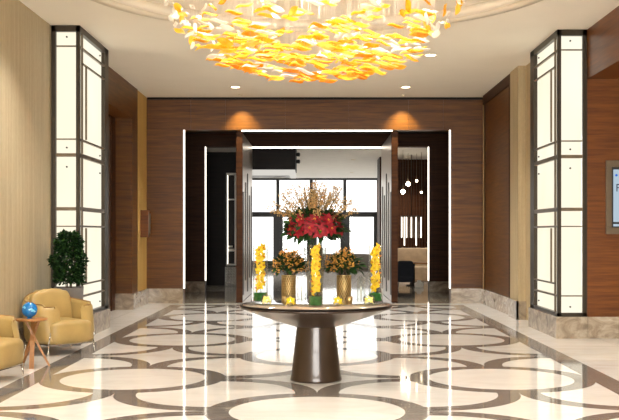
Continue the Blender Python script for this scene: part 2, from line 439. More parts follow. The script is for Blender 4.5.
# tall pivot door leaves
def leaf(name, sx, y1, lab):
    bm = BM(); box(bm, *sorted((sx * 1.69, sx * 1.77)), 22.38, y1, .01, OZ - .02)
    d = struct(name, bm, 'leaf_metal', label=lab, cat='door')
    bm = BM(); box(bm, *sorted((sx * 1.66, sx * 1.80)), 22.28, 22.38, .01, OZ - .02); struct('door_edge', bm, 'wood_dark', parent=d)
    k = 0
    for i in range(5):
        yy = 22.75 + i * .72; z0 = .45 if i % 2 else .15; z1 = 2.5 + .25 * (i % 3)
        bm = BM(); box(bm, *sorted((sx * 1.672, sx * 1.69)), yy, yy + .2, z0, z1)
        struct('door_slat', bm, 'bronze', parent=d)
    return d
leaf('door_1', -1, 26.1, 'tall open door leaf with vertical slats, left of table flowers')
leaf('door_2', 1, 26.3, 'tall open door leaf with vertical slats, right of table flowers')

# lounge
bm = BM(); box(bm, -7, 7, 26.8, 44.3, 3.99, 4.2); struct('ceiling_lounge', bm, 'white_plaster', label='white textured ceiling of the lounge beyond', cat='ceiling')
bm = BM(); box(bm, -7, -2.06, 30, 30.2, 0, 3.99); struct('wall_lounge_left', bm, 'wood_black', label='near black partition left in the lounge', cat='wall')
bm = BM(); box(bm, 2.0, 7, 33, 33.2, 0, 3.99); box(bm, 2.0, 2.15, 31.8, 33, 0, 3.99)
for i in range(34): box(bm, 2.2 + i * .09, 2.24 + i * .09, 32.93, 33, 0, 3.99)
struct('wall_lounge_right', bm, 'wood_dark', label='ribbed dark wood wall of the dining nook', cat='wall')
for nm, x in (('wall_lounge_far_left', -7.2), ('wall_lounge_far_right', 7)):
    bm = BM(); box(bm, x, x + .2, 26.8, 44.3, 0, 4.2); struct(nm, bm, 'white_plaster', label=nm.replace('_', ' '), cat='wall')
# window wall at y = 44
xs = [-6.16 + 1.475 * i for i in range(10)]
k = 0
for i in range(-5, 5):
    x0 = -.25 + 1.475 * i; x1 = x0 + 1.475; k += 1
    bm = BM()
    box(bm, x0 - .07, x0 + .07, 44, 44.15, 0, 3.99); 
    box(bm, x0 + .07, x1 - .07, 44, 44.15, 2.28, 2.5); box(bm, x0 + .07, x1 - .07, 44, 44.15, 0, .35); box(bm, x0 + .07, x1 - .07, 44, 44.15, 3.9, 3.99)
    box(bm, x0 + .07, x0 + .22, 44.02, 44.13, .35, 2.28); box(bm, x1 - .2, x1 - .07, 44.02, 44.13, .35, 2.28)
    if i == 4: box(bm, x1 - .07, 7, 44, 44.15, 0, 3.99)
    w = struct('window_%d' % k, bm, 'black', label='tall dark framed lounge window, bay %d from the left' % k, cat='window')
    bm = BM(); box(bm, x0 + .07, x1 - .07, 44.06, 44.075, .35, 3.9); struct('window_pane', bm, 'pane', parent=w)

# unseen entrance wall behind the viewer; glazing added to let in daylight
for i in range(4):
    x0 = -3.82 + i * 1.95; bm = BM()
    box(bm, x0, x0 + .1, YR - .15, YR, 0, HC); box(bm, x0 + .1, x0 + 1.95, YR - .15, YR, 4.2, HC); box(bm, x0 + .1, x0 + 1.95, YR - .15, YR, 0, .1); box(bm, x0 + .1, x0 + 1.95, YR - .15, YR, 2.4, 2.5)
    w = struct('window_%d' % (11 + i), bm, 'bronze', label='unseen entrance glazing bay %d added for daylight' % (i + 1), cat='window')
    bm = BM(); box(bm, x0 + .1, x0 + 1.95, YR - .08, YR - .07, .1, 4.2); struct('window_pane', bm, 'pane', parent=w)
bm = BM(); box(bm, 3.98, 8, YR - .15, YR, 0, HC); struct('wall_rear', bm, 'wallpaper', label='solid part of the entrance wall', cat='wall')

# ================================================================ LIGHT COLUMNS
def light_column(sx, x_in, x_out, y0, y1, label):
    t = thing('light_column', label, 'light column', (0, 0, 0), 0, 'tall light columns')
    def bx(bm, xa, xb, ya, yb, z0, z1, mi=0):
        a, b = sorted((xa, xb)); box(bm, a, b, ya, yb, z0, z1, mi)
    s = sx  # +1: inner face looks to -x
    e = .012
    Z0, Z1 = .32, HC
    xi, xo = x_in, x_out
    def ins(d): return xi + s * d      # d metres inwards from the visible side face
    bm = BM()
    # corner posts
    bx(bm, xi, ins(.055), y0, y0 + .055, Z0, Z1); bx(bm, xo, xo - s * .06, y0, y0 + .055, Z0, Z1)
    bx(bm, xi, ins(.06), y1 - .28, y1, Z0, Z1)
    bx(bm, xi, xo, y0, y1, Z1 - .09, Z1 - .0); bx(bm, xi, xo, y0, y1, Z0, Z0 + .055)
    obj('frame', bm, 'bronze', t)
    bm = BM()
    # thick rails then thin rails, front and side
    for z in (2.69, 1.908): bx(bm, ins(.055), xo - s * .06, y0 + .005, y0 + .045, z - .025, z + .025); bx(bm, ins(.005), ins(.045), y0 + .055, y1 - .28, z - .03, z + .03)
    for z in (4.27, 2.92, 1.655, .625): bx(bm, ins(.055), xo - s * .06, y0 + .005, y0 + .04, z - .009, z + .009); bx(bm, ins(.005), ins(.04), y0 + .055, y1 - .28, z - .014, z + .014)
    # side nested line work
    bx(bm, ins(.005), ins(.03), y0 + .2, y0 + .235, Z0 + .055, Z1 - .09)
    for za, zb in ((4.05, 2.95), (1.63, .8)):
        bx(bm, ins(.005), ins(.03), y0 + .46, y0 + .49, min(za, zb), max(za, zb))
    for z in (4.05, .8): bx(bm, ins(.005), ins(.03), y0 + .2, y1 - .28, z - .012, z + .012)
    obj('rails', bm, 'bronze_light', t)
    bm = BM(); bx(bm, ins(.05), xo - s * .06, y0 + .06, y0 + .075, Z0 + .055, Z1 - .09); obj('front_panel', bm, 'lightbox', t)
    bm = BM(); bx(bm, ins(.06), ins(.075), y0 + .08, y1 - .28, Z0 + .055, Z1 - .09); obj('side_panel', bm, 'lightbox', t)
    bm = BM()
    for z in (4.41, 2.8, 2.52, .46):
        q = ins(.21)
        lathe(bm, [(.014, -.006), (.014, .006)], 10, (0, 0, 0))
        for v in bm.verts[-20:] if False else []: pass
    bm.free()
    for z in (4.41, 2.8, 2.52, .46):
        bm = BM(); lathe(bm, [(.013, 0), (.013, .02)], 12)
        b = obj('fixing_stud', bm, 'black', t); b.location = (ins(.2), y0 + .06, z); b.rotation_euler = (R(90), 0, 0)
        bm = BM(); lathe(bm, [(.013, 0), (.013, .02)], 12)
        b = obj('fixing_stud', bm, 'black', t); b.location = (ins(.06), y1 - .42, z); b.rotation_euler = (0, R(-90) * s, 0)
    bm = BM(); bx(bm, xi - s * .03, xo, y0 - .04, y1, 0, Z0)
    obj('plinth', bm, 'stone', t)
    return t
light_column(-1, -3.44, -3.85, 14.5, 16.5, 'tall backlit panel column behind the potted tree on the left')
light_column(1, 3.56, 3.995, 14.8, 16.7, 'tall backlit panel column left of the wall screen')

# ================================================================ CEILING LIGHTS
def ceiling_light(x, y, label, r=.09, power=60, grp='round downlights in the ceiling', z=HC, ang=110):
    t = thing('ceiling_light', label, 'ceiling light', (x, y, z), 0, grp)
    bm = BM(); lathe(bm, [(r, 0), (r + .03, 0), (r + .03, -.01), (r, -.012), (r, 0)], 28, cap=False); obj('trim_ring', bm, 'moulding', t)
    bm = BM(); lathe(bm, [(r, -.004), (r, -.001)], 28); obj('diffuser', bm, 'lamp', t)
    if power: light('downlight', 'SPOT', (0, 0, -.05), power, WARM, t, spot_size=R(ang), spot_blend=.8, shadow_soft_size=.08)
    return t
P1 = 225
ceiling_light(-1.68, 20.6, 'round downlight left, close to the back wall', power=P1)
ceiling_light(1.83, 20.6, 'round downlight right, close to the back wall', power=P1)
ceiling_light(-1.6, 16.9, 'round downlight seen through left chandelier leaves', power=P1)
ceiling_light(1.92, 16.9, 'round downlight seen through right chandelier leaves', power=P1)
ceiling_light(.08, 18.7, 'round downlight behind the chandelier middle', .1, power=P1)
for x, y, l in ((-2.9, 12.2, 'left above armchairs'), (3.1, 12.2, 'right of chandelier recess'), (-3.0, 9.2, 'left near the leather armchairs'),
                (3.1, 9.2, 'right near the alcove'), (-1.8, 6.5, 'in front of the chandelier, left'), (1.8, 6.5, 'in front of the chandelier, right'), (-1.8, 2.5, 'above the viewer, left'), (1.8, 2.5, 'above the viewer, right')):
    ceiling_light(x, y, 'unseen added downlight ' + l, power=P1)  # downlights out of view, added to light the hall
for x in (-1.66, 1.88):
    t = ceiling_light(x, 21.75, 'tiny spotlight washing the back wall, ' + ('left' if x < 0 else 'right'), .03, power=0, grp='tiny spotlights at the back wall')
    light('wall_washer', 'SPOT', (0, .1, -.04), 150, (1, .86, .52), t, spot_size=R(80), spot_blend=1, shadow_soft_size=.03, rot=(R(16), 0, 0))

for x, y, l in ((2.9, 31.8, 'above the nook banquette'), (-1.5, 29, 'nearest the canopy'), (1.2, 33, 'in the lounge middle'), (-1.5, 37, 'in the lounge, left rear'), (1.4, 40, 'in the lounge, right rear')):
    ceiling_light(x, y, 'small added lounge downlight ' + l, .05, power=260, grp='added lounge downlights', z=3.99)  # lamps added to brighten the lounge and nook
# ================================================================ CHANDELIER
CH = Vector((-.05, 11.75, 0))
def chandelier():
    t = thing('chandelier', 'large oval chandelier of hanging amber and clear glass leaves', 'chandelier', (CH.x, CH.y, HC + .14))
    zt = HC + .14
    bm = BM(); lathe(bm, [(1.2, 0), (1.2, -.04), (1.15, -.05)], 48); obj('ceiling_plate', bm, 'white_plaster', t)
    mats = ['amber', 'yellow', 'orange', 'clear_leaf']
    proto = []
    def leafmesh(bm, T, mi, L, W):
        # solid pointed glass leaf with a wavy body
        n = 6; top = []; bot = []
        for i in range(n + 1):
            s = i / n; x = (s - .5) * L; w = W * .5 * math.sin(PI * s) ** .8
            zc = .012 * math.sin(2 * PI * s)
            row = []
            for k, sgn in ((0, -1), (1, 0), (2, 1)):
                row.append(Vector((x, w * sgn, zc + (.018 * (1 - abs(sgn)) if 0 < i < n else 0))))
            top.append([bm.verts.new(T @ (p + Vector((0, 0, .003)))) for p in row] if 0 < i < n else [bm.verts.new(T @ (Vector((x, 0, zc))))] * 3)
            bot.append([bm.verts.new(T @ (p - Vector((0, 0, .003)))) for p in row] if 0 < i < n else top[-1])
        for i in range(n):
            for k in (0, 1):
                for a, rev in ((top, 0), (bot, 1)):
                    q = []
                    for v in (a[i][k], a[i + 1][k], a[i + 1][k + 1], a[i][k + 1]):
                        if v not in q: q.append(v)
                    if rev: q = q[::-1]
                    try: f = bm.faces.new(q); f.material_index = mi; f.smooth = True
                    except ValueError: pass
            for k in (0, 2):
                q = []
                for v in (top[i][k], top[i + 1][k], bot[i + 1][k], bot[i][k]):
                    if v not in q: q.append(v)
                if len(q) > 2:
                    try: f = bm.faces.new(q); f.material_index = mi
                    except ValueError: pass
    for k in range(4):
        for v in range(2):
            bm = BM(); leafmesh(bm, Matrix.Identity(4), 0, .25 - .02 * v, .10 + .012 * v)
            me = bpy.data.meshes.new('glass_leaf'); bm.to_mesh(me); bm.free(); me.materials.append(M[mats[k]]); proto.append(me)
    rg = random.Random(11)
    rx, ry, rz = 1.78, 1.75, 1.12; zc = 4.52
    leaves = []
    def place(q, lay):
        for _ in range(100):
            u = math.sqrt(rg.random()); a = rg.uniform(0, 2 * PI)
            x, y = u * math.cos(a), u * math.sin(a)
            if u < .985: break
        dep = rz * (1 - u ** 2.6) ** .5 * lay
        z = zc - dep + rg.uniform(-.03, .05)
        return x * rx, y * ry, min(z, HC - .1), u, a
    N = 480
    for i in range(N):
        lay = (1, .96, .86, .75, .62)[i % 5]
        x, y, z, u, a = place(i, lay)
        edge = u > .8
        c = rg.random()
        if edge: k = 3 if c < .55 else (0 if c < .85 else 1)
        elif u > .6: k = 3 if c < .25 else (0 if c < .6 else (1 if c < .85 else 2))
        else: k = 3 if c < .12 else (0 if c < .45 else (1 if c < .6 else 2))
        tilt = .22 if not edge else .85
        e = Euler((rg.gauss(0, tilt), rg.gauss(0, tilt * .7), rg.gauss(0, .32) + (0 if not edge else a + PI / 2)), 'XYZ')
        leaves.append((x, y, z - zt, e, k, u, lay))
    # the hundred largest in view hang lowest and nearest the viewer's far side
    order = sorted(range(N), key=lambda i: leaves[i][2] + .05 * leaves[i][5] - .12 * leaves[i][1])
    first = set(order[:100])
    stuff = BM()
    wires = BM()
    for i, (x, y, z, e, k, u, lay) in enumerate(leaves):
        if i in first:
            o = bpy.data.objects.new('glass_leaf', proto[k * 2 + rg.randint(0, 1)]); COL.objects.link(o); o.parent = t
            o.location = (x, y, z); o.rotation_euler = e; o.scale = (.72,) * 3 if u > .8 else (1,) * 3
        else:
            T = Matrix.Translation((x, y, z)) @ e.to_matrix().to_4x4()
            sc = .72 if u > .8 else 1
            leafmesh(stuff, T, k, rg.uniform(.2, .26) * sc, rg.uniform(.085, .115) * sc)
        if u < .95 : tube(wires, [(x, y, z), (x, y, -.04 if math.hypot(x, y) < 1.2 else 0)], .0007, 3)
    o = obj('glass_leaf_cloud', stuff, mats, t); o['kind'] = 'stuff'
    o = obj('hanging_wires', wires, 'moulding', t); o['kind'] = 'stuff'
    for i in range(9):
        a = 2 * PI * i / 8; x, y = (0, 0) if i == 8 else (1.0 * math.cos(a), 1.0 * math.sin(a))
        bm = BM(); lathe(bm, [(.05, 0), (.05, -.06), (.04, -.06), (.04, -.02)], 18, (x, y, -.05)); b0 = obj('lamp_housing', bm, 'white_plaster', t)
        bm = BM(); sphere(bm, (x, y, -.09), .03, 12, 8); obj('lamp_bulb', bm, 'lamp', b0)
        light('chandelier_lamp', 'SPOT', (x, y, -.14), 56, (1, .96, .88), t, shadow_soft_size=.05, spot_size=R(150), spot_blend=.6)
    return t
chandelier()

# ================================================================ TABLE
TX, TY, TH = -.01, 10.6, .80
t = thing('round_table', 'large round brown pedestal table carrying the flowers', 'table', (TX, TY, 0))
bm = BM(); lathe(bm, [(.79, .779), (.79, .803), (0.01, .803)], 96); obj('tabletop', bm, 'table_top', t)
bm = BM(); lathe(bm, [(.79, .779), (.803, .781), (.807, .79), (.803, .801), (.79, .8035)], 96, cap=False); obj('table_edge', bm, 'wood_black', t)
bm = BM(); lathe(bm, [(.16, .56), (.24, .572), (.4, .62), (.6, .69), (.77, .757), (.803, .765), (.805, .779), (.77, .779), (.2, .77)], 96); obj('table_skirt', bm, 'table_brown', t)
bm = BM(); lathe(bm, [(.272, 0), (.272, .02), (.262, .05), (.205, .56), (.205, .6)], 64); obj('pedestal', bm, 'table_brown', t)
ZT = .803
def PX(x, Z): return (x - 317) * Z / 1000

# --- flower helpers
def orchid_bloom(bm, c, d, s, col=0, lip=1, rg=rnd):
    c = Vector(c); d = Vector(d).normalized(); u = d.orthogonal().normalized(); v = d.cross(u)
    a0 = rg.uniform(0, 2 * PI)
    for k in range(5):
        a = a0 + k * 2 * PI / 5
        dr = (u * math.cos(a) + v * math.sin(a)) + d * .25
        blade(bm, c, dr, d, s, s * (.85 if k % 2 else .65), curl=.2, mi=col, n=4)
    blade(bm, c + d * .004, d * .8 - v * .3, v, s * .62, s * .5, curl=-.4, mi=lip, n=3)
def tall_vase(x, y, h, r, label, lab2, seed):
    rg = random.Random(seed)
    v = thing('tall_glass_vase', label, 'vase', (x, y, ZT), 0, 'tall clear cylinder vases')
    bm = BM(); lathe(bm, [(r, 0), (r, h), (r - .004, h), (r - .004, .012)], 36, cap=True); obj('glass_cylinder', bm, 'glass', v)
    bm = BM(); lathe(bm, [(r - .008, .014), (r - .008, .095), (r - .012, .1), (r - .012, .014)], 24, cap=False); 
    obj('leaf_wrap', bm, 'green_wrap', v)
    o = thing('orchid_spray', lab2, 'orchid', (x, y, ZT + .014), 0, 'yellow orchid sprays inside tall vases')
    bm = BM(); pts = [(0, 0, 0)] + [(.012 * math.sin(k * 1.7), .012 * math.cos(k * 1.3), h * .95 * k / 8) for k in range(1, 9)]
    tube(bm, pts, .004, 6, r1=.002); obj('stem', bm, 'green', o)
    n = 15
    for i in range(n):
        z = h * (.24 + .72 * i / (n - 1)); a = -PI / 2 + (i % 3 - 1) * 1.0 + rg.uniform(-.3, .3)
        rr = min(.03, r - .05)
        bm = BM(); orchid_bloom(bm, (0, 0, 0), (math.cos(a), math.sin(a), rg.uniform(-.2, .3)), .056, 0, 1, rg)
        b = obj('orchid_bloom', bm, ['orchid', 'orchid_lip'], o); b.location = (rr * math.cos(a), rr * math.sin(a), z - .014)
tall_vase(PX(260.5, 10.95), 10.92, .62, .083, 'tall clear vase at the left edge of the table', 'yellow orchid spray in leftmost tall vase', 1)
tall_vase(PX(375.5, 10.95), 10.92, .62, .078, 'tall clear vase at the right edge of the table', 'yellow orchid spray in rightmost tall vase', 2)
tall_vase(PX(315.8, 10.34), 10.28, .63, .074, 'tall clear vase at the front middle of the table', 'yellow orchid spray in front middle vase', 3)

# --- gold lattice vases with berry bouquets
def gold_vase(x, y, label, lab2, seed):
    rg = random.Random(seed)
    v = thing('gold_vase', label, 'vase', (x, y, ZT), 0, 'gold diamond patterned vases')
    r, h = .078, .29
    bm = BM(); lathe(bm, [(r - .004, 0), (r - .004, h), (r - .012, h), (r - .012, .01)], 32); obj('vase_body', bm, 'gold_dark', v)
    bm = BM(); n = 18
    for s in (-1, 1):
        for i in range(n):
            a0 = 2 * PI * i / n
            pts = [((r - .001) * math.cos(a0 + s * q * .9 / 12 * 2), (r - .001) * math.sin(a0 + s * q * .9 / 12 * 2), .005 + (h - .01) * q / 12) for q in range(13)]
            tube(bm, pts, .0034, 5)
    lathe(bm, [(r, 0), (r + .003, .004), (r, .01)], 32, cap=False); lathe(bm, [(r, h - .01), (r + .003, h - .004), (r, h)], 32, cap=False)
    obj('gold_lattice', bm, 'gold', v)
    b = thing('berry_bouquet', lab2, 'bouquet', (x, y, ZT + h), 0, 'orange berry bouquets in gold vases')
    lv = BM(); st = BM(); be = BM()
    for i in range(260):
        a = rg.uniform(0, 2 * PI); el = rg.uniform(-.25, 1.35); q = rg.uniform(.06, .17)
        p = Vector((math.cos(a) * math.cos(el) * q * 1.15, math.sin(a) * math.cos(el) * q * 1.15, .07 + math.sin(el) * q * .85))
        d = Vector((p.x, p.y, p.z - .05)) + Vector((rg.gauss(0, .05), rg.gauss(0, .05), rg.gauss(0, .05)))
        blade(lv, p, d, Vector((0, 0, 1)) + Vector((rg.gauss(0, .4), rg.gauss(0, .4), 0)), rg.uniform(.06, .10), .045, curl=.25, mi=i % 2)
    for i in range(70):
        a = rg.uniform(0, 2 * PI); el = rg.uniform(.05, 1.45); q = rg.uniform(.18, .26)
        tip = Vector((math.cos(a) * math.cos(el) * q * .95, math.sin(a) * math.cos(el) * q * .95, .05 + math.sin(el) * q))
        mid = tip * .55 + Vector((rg.gauss(0, .012), rg.gauss(0, .012), .01))
        tube(st, [(tip.x * .1, tip.y * .1, -.05), mid, tip], .002, 4)
        for k in range(9):
            f = rg.uniform(.5, 1.0); p = mid.lerp(tip, (f - .5) * 2) + Vector((rg.gauss(0, .011), rg.gauss(0, .011), rg.gauss(0, .011)))
            sphere(be, p, rg.uniform(.006, .0105), 6, 4)
    obj('leaves', lv, ['green_dark', 'green'], b); obj('twigs', st, 'bark', b)
    o = obj('berries', be, 'berry', b); o['kind'] = 'stuff'
gold_vase(PX(288.8, 11.05), 11.02, 'gold diamond patterned vase left of centre on table', 'orange berry bouquet in the left gold vase', 5)
gold_vase(PX(343.8, 11.05), 11.02, 'gold diamond patterned vase right of centre on table', 'orange berry bouquet in the right gold vase', 6)

# --- centre arrangement
vx, vy = PX(315, 10.75), 10.78
v = thing('centre_glass_vase', 'wide tall clear vase holding the red poinsettias', 'vase', (vx, vy, ZT))
bm = BM(); lathe(bm, [(.07, 0), (.085, .2), (.125, .6), (.12, .6), (.08, .2), (.066, .012)], 40); obj('glass_body', bm, 'glass', v)
b = thing('poinsettia_arrangement', 'dome of red poinsettias topped with berry twigs at table centre', 'flower arrangement', (vx, vy, ZT + .05))
rg = random.Random(21)
ZB = .62   # base of dome above arrangement origin
bm = BM()
for i in range(14):
    a = 2 * PI * i / 14; tube(bm, [(.03 * math.cos(a + 1), .03 * math.sin(a + 1), 0), (.05 * math.cos(a), .05 * math.sin(a), .35), (.08 * math.cos(a), .08 * math.sin(a), ZB + .1)], .005, 5)
obj('stems', bm, 'green', b)
bm = BM()
for i in range(480):
    a = rg.uniform(0, 2 * PI); el = rg.uniform(-.45, 1.2); q = rg.uniform(.16, .28)
    p = Vector((math.cos(a) * math.cos(el) * q, math.sin(a) * math.cos(el) * q, ZB + .12 + math.sin(el) * q * .72))
    d = Vector((p.x, p.y, (p.z - ZB - .12) * .8)) + Vector((rg.gauss(0, .08), rg.gauss(0, .08), rg.gauss(0, .08)))
    blade(bm, p, d, Vector((0, 0, 1)) + Vector((rg.gauss(0, .5), rg.gauss(0, .5), 0)), rg.uniform(.08, .14), .06, curl=.25, mi=i % 3 == 0)
obj('foliage', bm, ['green_dark', 'green'], b)
nf = 0
for ringk, (el, cnt) in enumerate(((.0, 14), (.45, 10))):
    for i in range(cnt):
        a = 2 * PI * (i + .5 * ringk) / cnt + rg.uniform(-.1, .1)
        ee = el + rg.uniform(-.08, .08)
        n0 = Vector((math.cos(a) * math.cos(ee), math.sin(a) * math.cos(ee), math.sin(ee) * .8 + .05))
        c = Vector((math.cos(a) * math.cos(ee) * .29, math.sin(a) * math.cos(ee) * .29, ZB + .12 + math.sin(ee) * .22))
        u = n0.orthogonal().normalized(); w = n0.cross(u); bm = BM()
        for lay, (m_, L) in enumerate(((7, .10), (5, .065))):
            for k in range(m_):
                q = 2 * PI * k / m_ + lay * .4
                blade(bm, n0 * .008 * lay, (u * math.cos(q) + w * math.sin(q)) + n0 * (.15 + .3 * lay), n0, L * rg.uniform(.85, 1.1), L * .55, curl=.25, mi=0)
        for k in range(5): sphere(bm, n0 * .022 + u * .008 * math.cos(k * 1.3) + w * .008 * math.sin(k * 1.3), .0028, 6, 4, 1)
        o = obj('poinsettia_bloom', bm, ['red', 'orchid'], b); o.location = c
tw = BM(); be = BM()
for i in range(150):
    a = rg.uniform(0, 2 * PI); sp = rg.random() ** .8 * 1.15; q = rg.uniform(.40, .56) * (.93 + .12 * min(1, sp))
    dirv = Vector((math.cos(a) * math.sin(sp), math.sin(a) * math.sin(sp), math.cos(sp)))
    p0 = Vector((dirv.x * .12, dirv.y * .12, ZB + .14)); tip = p0 + dirv * q * (1 - .12 * sp)
    mid = p0.lerp(tip, .5) + Vector((rg.gauss(0, .015), rg.gauss(0, .015), .015))
    tube(tw, [p0, mid, tip], .0042, 4, r1=.0022)
    for k in range(12):
        f = rg.uniform(0, 1); p = mid.lerp(tip, f) + Vector((rg.gauss(0, .009), rg.gauss(0, .009), rg.gauss(0, .009)))
        sphere(be, p, rg.uniform(.005, .009), 5, 4)
obj('twigs', tw, 'twig', b); o = obj('berries', be, 'berry_tan', b); o['kind'] = 'stuff'

# --- small bowls with a bloom each
def bowl(x, y, label, l2, seed):
    rg = random.Random(seed)
    g = thing('glass_bowl', label, 'bowl', (x, y, ZT), 0, 'small round glass bowls')
    bm = BM(); R0 = .062
    outer = [(R0 * math.cos(t_), R0 + R0 * math.sin(t_) - .004) for t_ in [R(-70) + R(125) * k / 10 for k in range(11)]]
    inner = [(r_ * .95, max(z_, .006)) for r_, z_ in outer[::-1]]
    lathe(bm, [(.02, 0)] + outer + inner, 28, cap=True); obj('bowl_glass', bm, 'glass', g)
    o = thing('yellow_bloom', l2, 'flower', (x, y, ZT + .012), 0, 'yellow blooms in small bowls')
    for k in range(3):
        bm = BM(); a = -PI / 2 + (k - 1) * 1.1
        orchid_bloom(bm, (0, 0, 0), (math.cos(a) * .8, math.sin(a) * .8, .6), .05, 0, 1, rg)
        q = obj('flower_head', bm, [('orchid_pale' if seed % 2 else 'orchid'), 'orchid'], o); q.location = (.018 * math.cos(a), .018 * math.sin(a), .035 + .012 * (k == 1))
bowl(PX(267, 10.5), 10.42, 'small glass bowl in front of the left tall vase', 'pale yellow bloom in bowl by left vase', 31)
bowl(PX(290.7, 10.34), 10.3, 'small glass bowl left of the front middle vase', 'bright yellow bloom in bowl left of middle vase', 32)
bowl(PX(338, 10.34), 10.3, 'small glass bowl right of the front middle vase', 'bright yellow bloom in bowl right of middle vase', 34)
bowl(PX(368.6, 10.5), 10.44, 'small glass bowl in front of the right tall vase', 'pale yellow bloom in bowl by right vase', 33)
def candle(x, y, label):
    c = thing('gold_votive', label, 'candle holder', (x, y, ZT), 0, 'gold votive holders')
    bm = BM(); lathe(bm, [(.03, 0), (.037, .075), (.033, .075), (.028, .01)], 20); obj('holder_cup', bm, 'gold', c)
    bm = BM(); lathe(bm, [(.026, .012), (.028, .05)], 16); obj('candle', bm, 'white_petal', c)
candle(PX(285.5, 10.65), 10.68, 'small gold votive holder before the left gold vase'); candle(PX(349.5, 10.65), 10.68, 'small gold votive holder before the right gold vase')
def cyl(x, y, r, h, label):
    c = thing('hurricane_glass', label, 'glass', (x, y, ZT), 0, 'plain empty glass cylinders')
    bm = BM(); lathe(bm, [(r, 0), (r, h), (r - .003, h), (r - .003, .01)], 28); obj('glass_cylinder', bm, 'glass', c)
    bm = BM(); lathe(bm, [(.006, .01), (.006, h * .6)], 8); obj('white_taper', bm, 'white_petal', c)
cyl(PX(301.5, 10.9), 11.02, .05, .27, 'empty glass cylinder right of the left gold vase'); cyl(PX(361.5, 10.9), 11.0, .048, .27, 'empty glass cylinder right of the right gold vase')

# ================================================================ SEATING
def armchair(label, loc, rz):
    t = thing('armchair', label, 'armchair', loc, rz, 'mustard leather armchairs by the left wall')
    # faces -y; width .76, depth .62
    W, D = .37, .33
    # shell: U path in plan, from front right round the back to front left
    bm = BM(); path = []
    n = 40
    for i in range(n + 1):
        s = i / n
        # superellipse U
        th = -PI * .5 + .28 + (PI * 2 - .56) * s     # sweep almost full turn, gap at the front
        c_, s_ = math.cos(th), math.sin(th)
        def sg(v, p): return math.copysign(abs(v) ** p, v)
        path.append((W * sg(c_, .5), D * sg(s_, .5), s))
    pts = [p for p in path if p[1] > -D * .98 or True]
    rows = []
    for (x, y, s) in pts:
        back = max(0, min(1, (y + D) / (2 * D))); side = abs(x) / W
        top = .645 + .14 * back ** 1.5 * (1 - .75 * (abs(x) / W) ** 2) - (.03 if back < .12 else 0)
        lean = .07 * back
        nx, ny = x / W, (y / D if y > 0 else 0)
        nl = math.hypot(nx, ny) or 1; nx /= nl; ny /= nl
        row = []
        thick = .05
        prof = [(0, .15), (.022, .20), (.035, .36), (.03, top - .05), (.0, top - .005), (-thick * .6, top), (-thick - .01, top - .05), (-thick, .40), (-thick + .01, .18)]
        for o_, z in prof:
            k = (z - .15) / .6
            row.append(bm.verts.new((x + nx * (o_ + .05 * k * (.6 if back < .6 else .3)), y + ny * (o_ + lean * k * 1.3) + .22 * (z - .15) * max(0, 1 - back * 1.4), z)))
        rows.append(row)
    for a, b2 in zip(rows, rows[1:]):
        for k in range(len(a)):
            f = bm.faces.new((a[k], b2[k], b2[(k + 1) % len(a)], a[(k + 1) % len(a)])); f.smooth = True
    bm.faces.new(rows[0]); bm.faces.new(rows[-1][::-1])
    o = obj('shell', bm, 'leather', t)
    # piping along shell top
    bm = BM(); tube(bm, [r_[4].co if False else (r_[4].co) for r_ in rows], .006, 5) if False else None
    bm.free()
    bm = BM()
    tops = []
    for (x, y, s) in pts:
        back = max(0, min(1, (y + D) / (2 * D))); top = .645 + .14 * back ** 1.5 * (1 - .75 * (abs(x) / W) ** 2) - (.03 if back < .12 else 0)
        nx, ny = x / W, (y / D if y > 0 else 0); nl = math.hypot(nx, ny) or 1; nx /= nl; ny /= nl
        k = (top - .15) / .6
        tops.append((x + nx * (.0 + .05 * k * (.6 if back < .6 else .3)), y + ny * (.0 + .07 * back * k * 1.3) + .22 * (top - .15) * max(0, 1 - back * 1.4), top))
    x, y, z = tops[0]; x2, y2, z2 = tops[-1]
    tube(bm, [(x, y, .17)] + tops + [(x2, y2, .17)], .007, 5)
    obj('piping', bm, 'leather_edge', t)
    def puff(p):
        q = p.copy(); q.z += .025 * math.cos(p.x * 4) * (1 if p.z > 0 else 0); q.z += .004 * math.sin(p.x * 46 + p.y * 9) * (p.y > .05); return q
    bm = BM(); superell(bm, (0, -.05, .275), (.325, .29, .145), .36, 36, 18, fn=puff); obj('seat_cushion', bm, 'leather', t)
    def bk(p):
        q = p.copy(); q.y += .12 * (p.z + .2); q.z += .03 * math.cos(p.x * 5) + .006 * math.sin(p.x * 60); q.y += .006 * math.sin(p.x * 40 + p.z * 12); return q
    bm = BM(); superell(bm, (0, .19, .56), (.30, .06, .23), .42, 40, 18, fn=bk); obj('back_cushion', bm, 'leather', t)
    bm = BM(); box(bm, -.31, .31, -.27, .27, .125, .15); obj('base_frame', bm, 'black', t)
    for sx in (-1, 1):
        for sy in (-1, 1):
            bm = BM(); tube(bm, [(sx * .345, sy * .27, 0), (sx * .335, sy * .265, .14)], .011, 8)
            if sy < 0: tube(bm, [(sx * .335, sy * .265, .135), (sx * .325, sy * .30, .3)], .008, 8)
            obj('leg', bm, 'chrome', t)
    bm = BM(); box(bm, -.345, .345, -.278, -.262, .13, .142); obj('chrome_rail', bm, 'chrome', t)
    return t
armchair('mustard leather armchair in front of the potted tree', (-3.35, 13.03, 0), R(47))
armchair('mustard leather armchair cut off by the left picture edge', (-3.52, 10.57, 0), R(80))

